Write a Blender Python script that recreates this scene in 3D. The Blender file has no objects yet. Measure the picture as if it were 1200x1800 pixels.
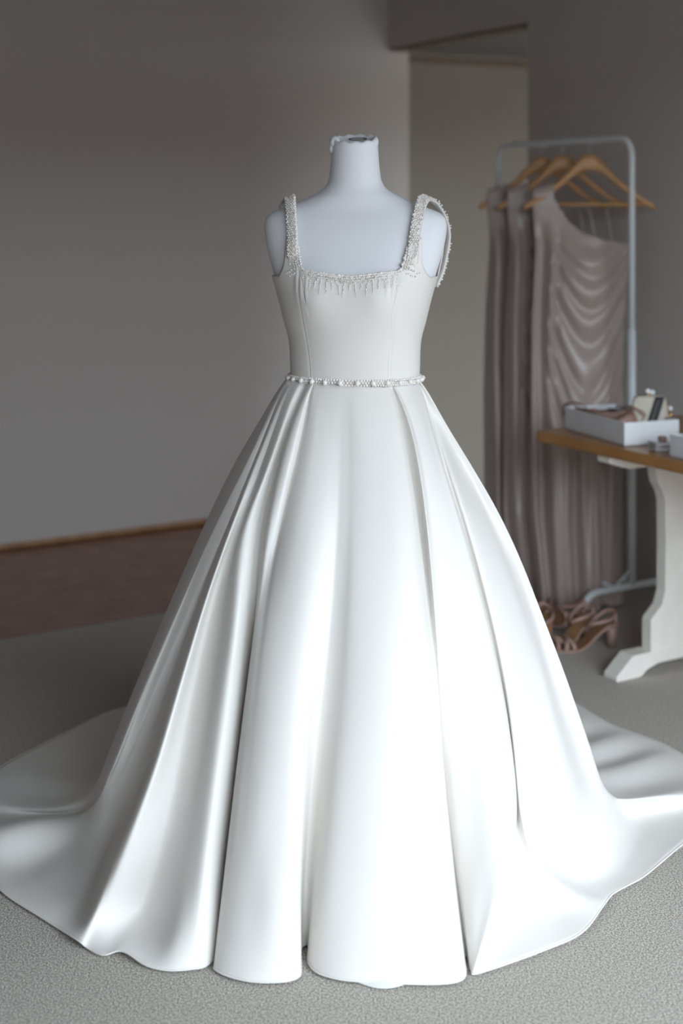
import bpy, bmesh, math, random
from mathutils import Vector, Matrix
import numpy as np

C = bpy.context.scene.collection
R = random.Random(7)

# ------------------------------------------------------------------ camera
CAMZ, FPX, HY = 1.42, 2400.0, 373.0
cam = bpy.data.cameras.new('camera')
cam.sensor_fit = 'VERTICAL'; cam.sensor_height = 36; cam.lens = 36 * FPX / 1800
cam.shift_y = (HY - 900) / 1800
cam.clip_start = .05
cam.dof.use_dof = True; cam.dof.focus_distance = 2.87; cam.dof.aperture_fstop = 1.9
co = bpy.data.objects.new('camera', cam); C.objects.link(co)
co.location = (0, 0, CAMZ); co.rotation_euler = (math.pi / 2, 0, 0)
bpy.context.scene.camera = co

# ------------------------------------------------------------------ world (overcast daylight)
w = bpy.data.worlds.new('sky'); bpy.context.scene.world = w; w.use_nodes = True
bg = w.node_tree.nodes['Background']
bg.inputs['Color'].default_value = (.785, .90, 1.0, 1); bg.inputs['Strength'].default_value = 1.0

# room frame: corner O, e1 along the long plain wall, e2 along the side wall towards the window wall
O = np.array([.2335, 6.753]); E1 = np.array([.8575, .5145]); E2 = np.array([.5145, -.8575])
def rm(a, b, z=0.0):
    p = O + E1 * a + E2 * b
    return (p[0], p[1], z)
WIN_B = 6.05
WIN = (-3.7, -.42, .05, 2.4)       # window span along e1, sill and head
pl = bpy.data.lights.new('window_portal', 'AREA'); pl.shape = 'RECTANGLE'
pl.size = WIN[1] - WIN[0]; pl.size_y = WIN[3] - WIN[2]; pl.cycles.is_portal = True
po = bpy.data.objects.new('window_portal', pl); C.objects.link(po)
po.location = rm((WIN[0] + WIN[1]) / 2, WIN_B + .13, (WIN[2] + WIN[3]) / 2)
po.rotation_euler = Vector((-E2[0], -E2[1], 0)).to_track_quat('-Z', 'Y').to_euler()

vs = bpy.context.scene.view_settings
vs.view_transform = 'Standard'; vs.look = 'None'; vs.gamma = 1; vs.use_curve_mapping = False
vs.exposure = 3.42
bpy.context.scene.cycles.max_bounces = 8
bpy.context.scene.cycles.diffuse_bounces = 5

# ------------------------------------------------------------------ materials
def mat(name, col, rough=.6, metal=0, spec=.5, noise=None, bump=None, coat=0, sheen=0, trans=0, aniso=None):
    m = bpy.data.materials.new(name); m.use_nodes = True
    nt = m.node_tree; b = nt.nodes['Principled BSDF']
    b.inputs['Base Color'].default_value = (*col, 1); b.inputs['Roughness'].default_value = rough
    b.inputs['Metallic'].default_value = metal; b.inputs['Specular IOR Level'].default_value = spec
    b.inputs['Coat Weight'].default_value = coat; b.inputs['Sheen Weight'].default_value = sheen
    b.inputs['Transmission Weight'].default_value = trans
    tc = nt.nodes.new('ShaderNodeTexCoord')
    if noise:                                       # (scale, colour2, low, high, stretch)
        sc, c2, lo, hi, st = noise
        mp = nt.nodes.new('ShaderNodeMapping'); mp.inputs['Scale'].default_value = st
        n = nt.nodes.new('ShaderNodeTexNoise'); n.inputs['Scale'].default_value = sc; n.inputs['Detail'].default_value = 4
        r = nt.nodes.new('ShaderNodeValToRGB')
        r.color_ramp.elements[0].position = lo; r.color_ramp.elements[1].position = hi
        r.color_ramp.elements[0].color = (*col, 1); r.color_ramp.elements[1].color = (*c2, 1)
        nt.links.new(tc.outputs['Object'], mp.inputs['Vector']); nt.links.new(mp.outputs['Vector'], n.inputs['Vector'])
        nt.links.new(n.outputs['Fac'], r.inputs['Fac']); nt.links.new(r.outputs['Color'], b.inputs['Base Color'])
    if bump:                                        # (scale, strength, distance)
        n2 = nt.nodes.new('ShaderNodeTexNoise'); n2.inputs['Scale'].default_value = bump[0]; n2.inputs['Detail'].default_value = 3
        bp = nt.nodes.new('ShaderNodeBump'); bp.inputs['Strength'].default_value = bump[1]; bp.inputs['Distance'].default_value = bump[2]
        nt.links.new(tc.outputs['Object'], n2.inputs['Vector']); nt.links.new(n2.outputs['Fac'], bp.inputs['Height'])
        nt.links.new(bp.outputs['Normal'], b.inputs['Normal'])
    return m
M_wall = mat('wall paint', (.575, .535, .505), .75, spec=.2, bump=(90, .06, .002))
M_hall = mat('warm dim-lit wall paint', (.30, .262, .225), .75, spec=.2, bump=(90, .06, .002))  # wall paint with the passage's warm, dim light put into the colour
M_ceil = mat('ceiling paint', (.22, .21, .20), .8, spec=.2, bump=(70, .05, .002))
M_carpet = mat('carpet', (.23, .208, .182), .95, spec=.1, noise=(270, (.69, .625, .555), .41, .60, (1, 1, 1)), bump=(300, .9, .004), sheen=.2)
M_plank = mat('timber floor', (.24, .095, .055), .25, spec=.5, noise=(9, (.31, .135, .08), .35, .7, (1, 1, 1)), bump=(60, .05, .001))
M_trim = mat('timber bead', (.36, .19, .09), .4, noise=(20, (.45, .25, .12), .4, .6, (1, 1, 1)))
M_dtrim = mat('dark timber trim', (.16, .115, .085), .5, noise=(20, (.2, .14, .1), .4, .6, (1, 1, 1)))
M_satin = mat('ivory mikado satin', (.77, .74, .705), .48, spec=.45, bump=(900, .03, .0004), sheen=.15)
M_lining = mat('white lining', (.80, .79, .77), .6, bump=(700, .03, .0004))
M_jersey = mat('white jersey', (.80, .81, .85), .85, spec=.2, bump=(1100, .15, .0005), sheen=.2)
M_pearl = mat('pearl', (.80, .75, .70), .22, spec=.6, coat=.5, noise=(30, (.86, .83, .80), .4, .6, (1, 1, 1)))
M_taupe = mat('taupe satin', (.42, .34, .305), .30, spec=.5, sheen=.1, bump=(800, .03, .0004))
M_rack = mat('white enamel', (.72, .76, .78), .35, noise=(40, (.75, .78, .8), .4, .6, (1, 1, 1)))
M_hang = mat('varnished beech', (.50, .27, .11), .35, noise=(14, (.60, .34, .15), .35, .7, (1, 1, 6)))
M_steel = mat('hook steel', (.55, .56, .58), .3, metal=1, bump=(300, .02, .0005))
M_pole = mat('stand steel', (.5, .5, .52), .35, metal=1, bump=(300, .02, .0005))
M_top = mat('oiled pine top', (.36, .17, .055), .30, spec=.5, noise=(7, (.46, .235, .085), .35, .7, (1, 1, 1)), bump=(40, .04, .001))
M_cream = mat('cream painted wood', (.83, .80, .74), .5, noise=(12, (.86, .83, .77), .4, .6, (1, 1, 1)), bump=(50, .05, .001))
M_card = mat('white card', (.78, .79, .82), .65, noise=(25, (.81, .82, .85), .4, .6, (1, 1, 1)))
M_mauve = mat('mauve satin', (.36, .22, .18), .42, noise=(30, (.42, .265, .22), .4, .6, (1, 1, 1)))
M_insole = mat('tan leather', (.28, .145, .07), .5, noise=(40, (.33, .18, .09), .4, .6, (1, 1, 1)))
M_brown = mat('dark brown satin', (.13, .075, .06), .4, noise=(30, (.17, .10, .08), .4, .6, (1, 1, 1)))
M_bag = mat('beige faille', (.52, .47, .39), .6, noise=(60, (.58, .53, .45), .4, .6, (1, 1, 1)), bump=(500, .1, .0005))
M_black = mat('black velvet', (.012, .013, .013), .5, sheen=.1, noise=(60, (.02, .021, .021), .4, .6, (1, 1, 1)))
M_gold = mat('gold metal', (.80, .50, .22), .25, metal=1, bump=(200, .03, .0005))
M_gem = mat('crystal', (.9, .9, .92), .05, spec=.8, coat=1, bump=(400, .1, .001))
M_clear = mat('clear acrylic', (.9, .92, .95), .08, trans=.75, bump=(100, .02, .0005))
M_hole = mat('dark slot', (.10, .085, .07), .7, bump=(200, .1, .001))
M_patio = mat('patio paving', (.075, .062, .053), .9, noise=(3, (.095, .08, .068), .4, .6, (1, 1, 1)))
M_sky_block = mat('sky block', (.23, .165, .135), .9, noise=(9, (.26, .19, .155), .4, .6, (1, 1, 1)), bump=(20, 1, .05))  # warm tone for the added slab that hides the low sky

# ------------------------------------------------------------------ helpers
ORG = {}
def tag(o, label=None, cat=None, group=None, kind=None):
    if label: o['label'] = label
    if cat: o['category'] = cat
    if group: o['group'] = group
    if kind: o['kind'] = kind
    return o
def thing(name, loc, label, cat, group=None, rotz=0):
    o = bpy.data.objects.new(name, None); C.objects.link(o); o.empty_display_size = .05
    o.location = loc; o.rotation_euler = (0, 0, rotz); ORG[o.name] = Vector(loc)
    return tag(o, label, cat, group)
def mesh(name, V, F, m, parent=None, smooth=True, auto=None):
    """verts in world coordinates (or in the thing's own when it is built at the origin)"""
    V = [Vector(v) for v in V]
    off = Vector((0, 0, 0))
    if parent is not None: off = ORG[parent.name]
    me = bpy.data.meshes.new(name)
    me.from_pydata([v - off for v in V], [], F); me.update()
    bm = bmesh.new(); bm.from_mesh(me)
    bmesh.ops.recalc_face_normals(bm, faces=bm.faces); bm.to_mesh(me); bm.free()
    me.materials.append(m)
    if smooth: me.polygons.foreach_set('use_smooth', [True] * len(me.polygons))
    o = bpy.data.objects.new(name, me); C.objects.link(o)
    ORG[o.name] = off
    if parent is not None: o.parent = parent
    return o
class MB:
    def __init__(s): s.V = []; s.F = []
    def add(s, V, F):
        n = len(s.V); s.V += [tuple(v) for v in V]; s.F += [tuple(i + n for i in f) for f in F]; return s
    def build(s, name, m, parent=None, smooth=True): return mesh(name, s.V, s.F, m, parent, smooth)
def bevel(o, wd=.003, seg=2):
    b = o.modifiers.new('bevel', 'BEVEL'); b.width = wd; b.segments = seg; b.limit_method = 'ANGLE'; b.angle_limit = math.radians(40)
    return o
def box(p, ux, uy, uz):
    p, ux, uy, uz = map(Vector, (p, ux, uy, uz))
    V = [p, p + ux, p + ux + uy, p + uy]; V = V + [v + uz for v in V]
    return V, [(0, 3, 2, 1), (4, 5, 6, 7), (0, 1, 5, 4), (1, 2, 6, 5), (2, 3, 7, 6), (3, 0, 4, 7)]
def prism(poly, ext):
    """polygon (3D points in one plane) extruded by a vector"""
    n = len(poly); e = Vector(ext)
    V = [Vector(p) for p in poly] + [Vector(p) + e for p in poly]
    F = [tuple(range(n))[::-1], tuple(range(n, 2 * n))] + [(i, (i + 1) % n, n + (i + 1) % n, n + i) for i in range(n)]
    return V, F
def catmull(P, n):
    P = [np.array(p, float) for p in P]; out = []
    for i in range(len(P) - 1):
        p0 = P[i - 1] if i else 2 * P[0] - P[1]; p1, p2 = P[i], P[i + 1]
        p3 = P[i + 2] if i + 2 < len(P) else 2 * P[-1] - P[-2]
        for k in range(n):
            t = k / n
            out.append(.5 * (2 * p1 + (p2 - p0) * t + (2 * p0 - 5 * p1 + 4 * p2 - p3) * t * t + (3 * p1 - p0 - 3 * p2 + p3) * t ** 3))
    out.append(P[-1]); return out
def tube(path, r, seg=10, closed=False, flat=None):
    """sweep a circle (or ellipse r x flat along 'up') along a path"""
    P = [Vector(p) for p in path]; n = len(P); V = []; F = []
    rr = r if hasattr(r, '__len__') else [r] * n
    up = Vector((0, 0, 1)); prev = None
    for i in range(n):
        a = P[(i - 1) % n] if (i or closed) else P[0]; b = P[(i + 1) % n] if (i < n - 1 or closed) else P[-1]
        t = (b - a).normalized()
        if prev is None:
            u = up if abs(t.z) < .9 else Vector((1, 0, 0))
            u = (u - t * u.dot(t)).normalized()
        else: u = (prev - t * prev.dot(t)).normalized()
        prev = u; v = t.cross(u)
        for k in range(seg):
            c, s_ = math.cos(2 * math.pi * k / seg), math.sin(2 * math.pi * k / seg)
            V.append(P[i] + u * c * (flat if flat else rr[i]) + v * s_ * rr[i])
    for i in range(n if closed else n - 1):
        j = (i + 1) % n
        for k in range(seg): F.append((i * seg + k, i * seg + (k + 1) % seg, j * seg + (k + 1) % seg, j * seg + k))
    if not closed: F += [tuple(range(seg))[::-1], tuple(range((n - 1) * seg, n * seg))]
    return V, F
def rounded(P, rad, n=6):
    P = [Vector(p) for p in P]; out = [P[0]]
    for i in range(1, len(P) - 1):
        a, b, c = P[i - 1], P[i], P[i + 1]
        p = b + (a - b).normalized() * rad; q = b + (c - b).normalized() * rad
        for k in range(n + 1):
            t = k / n; out.append(p * (1 - t) ** 2 + b * 2 * t * (1 - t) + q * t * t)
    out.append(P[-1]); return out
def sphere(c, r, nu=10, nv=7, sq=(1, 1, 1)):
    V = [(c[0], c[1], c[2] + r * sq[2])]; F = []
    for j in range(1, nv):
        a = math.pi * j / nv
        for i in range(nu):
            b = 2 * math.pi * i / nu
            V.append((c[0] + r * sq[0] * math.sin(a) * math.cos(b), c[1] + r * sq[1] * math.sin(a) * math.sin(b), c[2] + r * sq[2] * math.cos(a)))
    V.append((c[0], c[1], c[2] - r * sq[2])); L = len(V) - 1
    for i in range(nu):
        F.append((0, 1 + i, 1 + (i + 1) % nu)); F.append((L, L - nu + (i + 1) % nu, L - nu + i))
    for j in range(nv - 2):
        for i in range(nu):
            a = 1 + j * nu; F.append((a + i, a + nu + i, a + nu + (i + 1) % nu, a + (i + 1) % nu))
    return V, F
def grid_faces(nr, nc, wrap=False):
    return [(i * nc + j, i * nc + (j + 1) % nc, (i + 1) * nc + (j + 1) % nc, (i + 1) * nc + j) for i in range(nr - 1) for j in range(nc if wrap else nc - 1)]
def dup(root, loc, rot=None, label=None):
    r = root.copy(); C.objects.link(r); r.location = loc
    if rot is not None: r.rotation_euler = rot
    if label: r['label'] = label
    for ch in list(root.children):
        c = ch.copy(); C.objects.link(c); c.parent = r
        for g in list(ch.children):
            d = g.copy(); C.objects.link(d); d.parent = c
    return r
def at(px, py, Y): return ((px - 600) * Y / FPX, Y, CAMZ - (py - HY) * Y / FPX)
def on_floor(px, py, z=0.0):
    Y = (CAMZ - z) * FPX / (py - HY); return ((px - 600) * Y / FPX, Y, z)
def smooth01(x): x = min(1, max(0, x)); return x * x * (3 - 2 * x)

# ------------------------------------------------------------------ setting
def structure(o): o['kind'] = 'structure'; return o
def quad_wall(name, a0, b0, a1, b1, z0, z1, thick, m):
    """wall slab from (a0,b0) to (a1,b1); thickness goes to the side given by the vector 'thick' (room a,b)"""
    p = Vector(rm(a0, b0, z0)); ux = Vector(rm(a1, b1, z0)) - p
    tv = E1 * thick[0] + E2 * thick[1]
    return structure(mesh(name, *box(p, ux, (tv[0], tv[1], 0), (0, 0, z1 - z0)), m, None, False))
TOP = 2.75
fl = structure(mesh('floor', *box(rm(-6.0, -3.0, -.08), Vector(rm(10, 0)) - Vector(rm(0, 0)), Vector(rm(0, 9.05)) - Vector(rm(0, 0)), (0, 0, .06)), M_dtrim, None, False))
mesh('carpet', *box(rm(-6.0, 1.2, -.02), Vector(rm(10, 0)) - Vector(rm(0, 0)), Vector(rm(0, 4.85)) - Vector(rm(0, 0)), (0, 0, .02)), M_carpet, fl, False)
mesh('hall_carpet', *box(rm(.0, -3.0, -.02), Vector(rm(4, 0)) - Vector(rm(0, 0)), Vector(rm(0, 4.2)) - Vector(rm(0, 0)), (0, 0, .02)), M_carpet, fl, False)
# timber strip along the plain wall, boards laid one by one
for k in range(10):
    a = -6.0 - R.random() * .6
    while a < 0:
        L = .9 + R.random() * .7; a1 = min(a + L, 0); a0 = max(a, -6.0)
        if a1 - a0 > .05:
            z = -.002 + R.uniform(-.0012, .0012)
            o = mesh('floorboard', *box(rm(a0 + .0012, k * .12 + .0012, -.02), Vector(rm(a1 - a0 - .0024, 0)) - Vector(rm(0, 0)), Vector(rm(0, .1176)) - Vector(rm(0, 0)), (0, 0, .02 + z)), M_plank, fl, False)
        a += L
quad_wall('wall_rear', -6.0, 0, .12, 0, -.02, TOP, (0, -.12), M_wall)          # plain wall
quad_wall('wall_right', 0, 1.09, 0, 6.05, -.02, TOP, (.10, 0), M_wall)          # side wall beyond the opening
hd = quad_wall('wall_header', 0, 0, 0, 1.09, 2.222, TOP, (.10, 0), M_wall)
quad_wall('wall_left', -6.0, 0, -6.0, 6.05, -.02, TOP, (-.12, 0), M_wall)
# passage behind the opening
pc0, pc1 = Vector((.336, 6.819, -.02)), Vector((2.0, 7.50, -.02))
dv = (pc1 - pc0); nv = Vector((-dv.y, dv.x, 0)).normalized() * .1
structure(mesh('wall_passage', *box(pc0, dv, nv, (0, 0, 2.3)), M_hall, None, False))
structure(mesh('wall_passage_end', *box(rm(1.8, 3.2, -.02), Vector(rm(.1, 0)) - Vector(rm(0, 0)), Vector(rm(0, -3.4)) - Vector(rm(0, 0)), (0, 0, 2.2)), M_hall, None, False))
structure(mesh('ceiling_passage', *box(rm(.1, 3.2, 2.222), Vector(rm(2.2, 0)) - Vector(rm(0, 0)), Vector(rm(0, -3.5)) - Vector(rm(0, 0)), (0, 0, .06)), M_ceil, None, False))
structure(mesh('trim_1', *box(Vector((0.336, 6.819, 2.165)) - nv * .12, dv, nv * .12, (0, 0, .035)), M_dtrim, None, False))
structure(mesh('trim_2', *box(rm(-.006, .02, 2.214), Vector(rm(.11, 0)) - Vector(rm(0, 0)), Vector(rm(0, 1.07)) - Vector(rm(0, 0)), (0, 0, .012)), M_dtrim, None, False))
structure(bevel(mesh('trim_3', *box(rm(-6.0, .0, 0), Vector(rm(5.98, 0)) - Vector(rm(0, 0)), Vector(rm(0, .02)) - Vector(rm(0, 0)), (0, 0, .022)), M_trim, None, False), .006))
structure(mesh('ceiling', *box(rm(-6.1, -.1, TOP), Vector(rm(6.2, 0)) - Vector(rm(0, 0)), Vector(rm(0, 6.3)) - Vector(rm(0, 0)), (0, 0, .1)), M_ceil, None, False))
# window wall behind the photographer: one wide opening
wb = MB()
ex = lambda a: Vector(rm(a, 0)) - Vector(rm(0, 0)); ey = lambda b: Vector(rm(0, b)) - Vector(rm(0, 0))
wb.add(*box(rm(-6.0, WIN_B, -.02), ex(WIN[0] + 6.0), ey(.14), (0, 0, TOP)))
wb.add(*box(rm(WIN[1], WIN_B, -.02), ex(-WIN[1]), ey(.14), (0, 0, TOP)))
wb.add(*box(rm(WIN[0], WIN_B, WIN[3]), ex(WIN[1] - WIN[0]), ey(.14), (0, 0, TOP - WIN[3])))
wb.add(*box(rm(WIN[0], WIN_B, -.02), ex(WIN[1] - WIN[0]), ey(.14), (0, 0, WIN[2] + .02)))
structure(wb.build('wall_window', M_wall, None, False))
wf = MB()
for a in np.linspace(WIN[0], WIN[1] - .05, 4): wf.add(*box(rm(a, WIN_B + .04, WIN[2]), ex(.05), ey(.06), (0, 0, WIN[3] - WIN[2])))
structure(wf.build('window_1', M_card, None, False))
structure(mesh('floor_patio', *box(rm(-42, WIN_B + .14, -.2), ex(80), ey(31), (0, 0, .14)), M_patio, None, False))
structure(mesh('wall_sky_block', *box(rm(-42, WIN_B + 30, -.2), ex(80), ey(.8), (0, 0, 5.6)), M_sky_block, None, False))  # unseen slab added outside; its height cuts off the low sky

# ------------------------------------------------------------------ the dress form
FX, FY, FR = .030, 3.05, math.radians(-8)
def form_w(p):
    x, y, z = p; c, s_ = math.cos(FR), math.sin(FR)
    return (FX + x * c - y * s_, FY + x * s_ + y * c, z)
RINGS = [  # Z, half width, front, back, exponent
    (.78, .120, .085, .090, 2.1), (.90, .122, .086, .088, 2.1), (1.00, .122, .084, .078, 2.1), (1.05, .137, .094, .082, 2.1),
    (1.13, .141, .112, .086, 2.15), (1.18, .153, .130, .090, 2.2), (1.233, .166, .140, .094, 2.25), (1.28, .180, .128, .098, 2.3),
    (1.33, .195, .104, .102, 2.4), (1.375, .204, .086, .098, 2.4), (1.402, .203, .074, .090, 2.3), (1.418, .190, .066, .082, 2.2), (1.430, .160, .062, .076, 2.1),
    (1.442, .128, .060, .070, 2.0), (1.456, .098, .058, .064, 2.0), (1.470, .074, .055, .058, 2.0), (1.488, .0605, .053, .054, 2.0),
    (1.515, .0555, .051, .052, 2.0), (1.55, .0525, .050, .050, 2.0), (1.578, .0515, .050, .050, 2.0)]
DEN = np.array(catmull(RINGS, 8))
def ring(Z): return [np.interp(Z, DEN[:, 0], DEN[:, k]) for k in (1, 2, 3, 4)]
def lobes(x, Z): return .011 * math.exp(-((abs(x) - .078) / .042) ** 2 - ((Z - 1.238) / .048) ** 2)
def tor_pt(th, Z, off=0.0, par=None):
    a, bf, bb, n = par if par is not None else ring(Z)
    s_, c = math.sin(th), math.cos(th)
    x = (a + off) * math.copysign(abs(s_) ** (2 / n), s_)
    if c >= 0:
        y = -(bf + off) * abs(c) ** (2 / n); y -= lobes(x, Z) * min(1, c * 3)
    else: y = (bb + off) * abs(c) ** (2 / n)
    return x, y, Z
def tor_y(x, Z, off=0.0, front=True):
    a, bf, bb, n = ring(Z); q = min(.995, abs(x) / (a + off))
    r_ = (1 - q ** n) ** (1 / n)
    return -(bf + off) * r_ - lobes(x, Z) * min(1, r_ * 3) if front else (bb + off) * r_
def tilt(p):
    x, y, z = p
    k = smooth01((z - 1.50) / .07); return (x, y, z + k * math.tan(math.radians(13)) * y)
form = thing('dress_form', (FX, FY, 0), 'white jersey covered dress form with bare neck and armless shoulders, wearing the wedding dress', 'mannequin')
NC = 96; V = []; rows = [tuple(DEN[i]) for i in range(len(DEN))]
for (Z, a, bf, bb, n) in rows:
    for k in range(NC): V.append(form_w(tilt(tor_pt(2 * math.pi * k / NC, Z, 0, (a, bf, bb, n)))))
# rolled top of the neck and a shallow dish
for (rf, dz) in ((.99, .005), (.93, .0075), (.86, .006), (.80, .0035)):
    for k in range(NC):
        th = 2 * math.pi * k / NC; x, y, z = tor_pt(th, 1.578)
        V.append(form_w(tilt((x * rf, y * rf, 1.578 + dz + .0016 * math.sin(th * 11) * (rf > .85)))))
nr = len(rows) + 4
V.append(form_w(tilt((0, 0, 1.5805))))
F = grid_faces(nr, NC, True) + [((nr - 1) * NC + k, (nr - 1) * NC + (k + 1) % NC, nr * NC) for k in range(NC)] + [tuple(range(NC))[::-1]]
mesh('torso', V, F, M_jersey, form)
# bunched jersey knots at the neck edge
for c_, r_, q_ in (((-.044, -.012, 1.580), .012, (1, 1.3, 1.05)), ((-.050, -.008, 1.566), .008, (.9, 1.6, 1.6)), ((.046, -.006, 1.577), .010, (.8, 1.6, 1.1))):
    SV, SF = sphere(c_, r_, 12, 8, q_); mesh('gathered_jersey', [form_w(tilt(v)) for v in SV], SF, M_jersey, form)
sl = []
for k in range(20):
    th = 2 * math.pi * k / 20; sl.append((.006 + .019 * math.copysign(abs(math.cos(th)) ** .6, math.cos(th)), .008 + .011 * math.copysign(abs(math.sin(th)) ** .6, math.sin(th)), 1.5815))
cap = mesh('neck_slot', *tube([form_w(tilt(p)) for p in sl], .0016, 6, True), M_hole, form)
mesh('slot_plate', [form_w(tilt((p[0], p[1], 1.5812))) for p in sl], [tuple(range(20))], M_jersey, cap)
mesh('peg_hole', *[[form_w(tilt(v)) for v in sphere((.021, .014, 1.5815), .0042, 8, 6, (1, 1, .4))[0]], sphere((0, 0, 0), 1, 8, 6)[1]], M_hole, cap)
mesh('pole', *tube([(FX, FY, .02), (FX, FY, .80)], .016, 14), M_pole, form)
pb = MB(); pb.add(*tube([(FX, FY, .002), (FX, FY, .022)], .15, 32)); bevel(pb.build('base', M_pole, form), .004)

# ------------------------------------------------------------------ wedding dress
dress = thing('wedding_dress', (FX, FY, 0), 'ivory satin ball gown with pearl straps, pearl belt and a long train on the carpet', 'dress')
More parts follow.
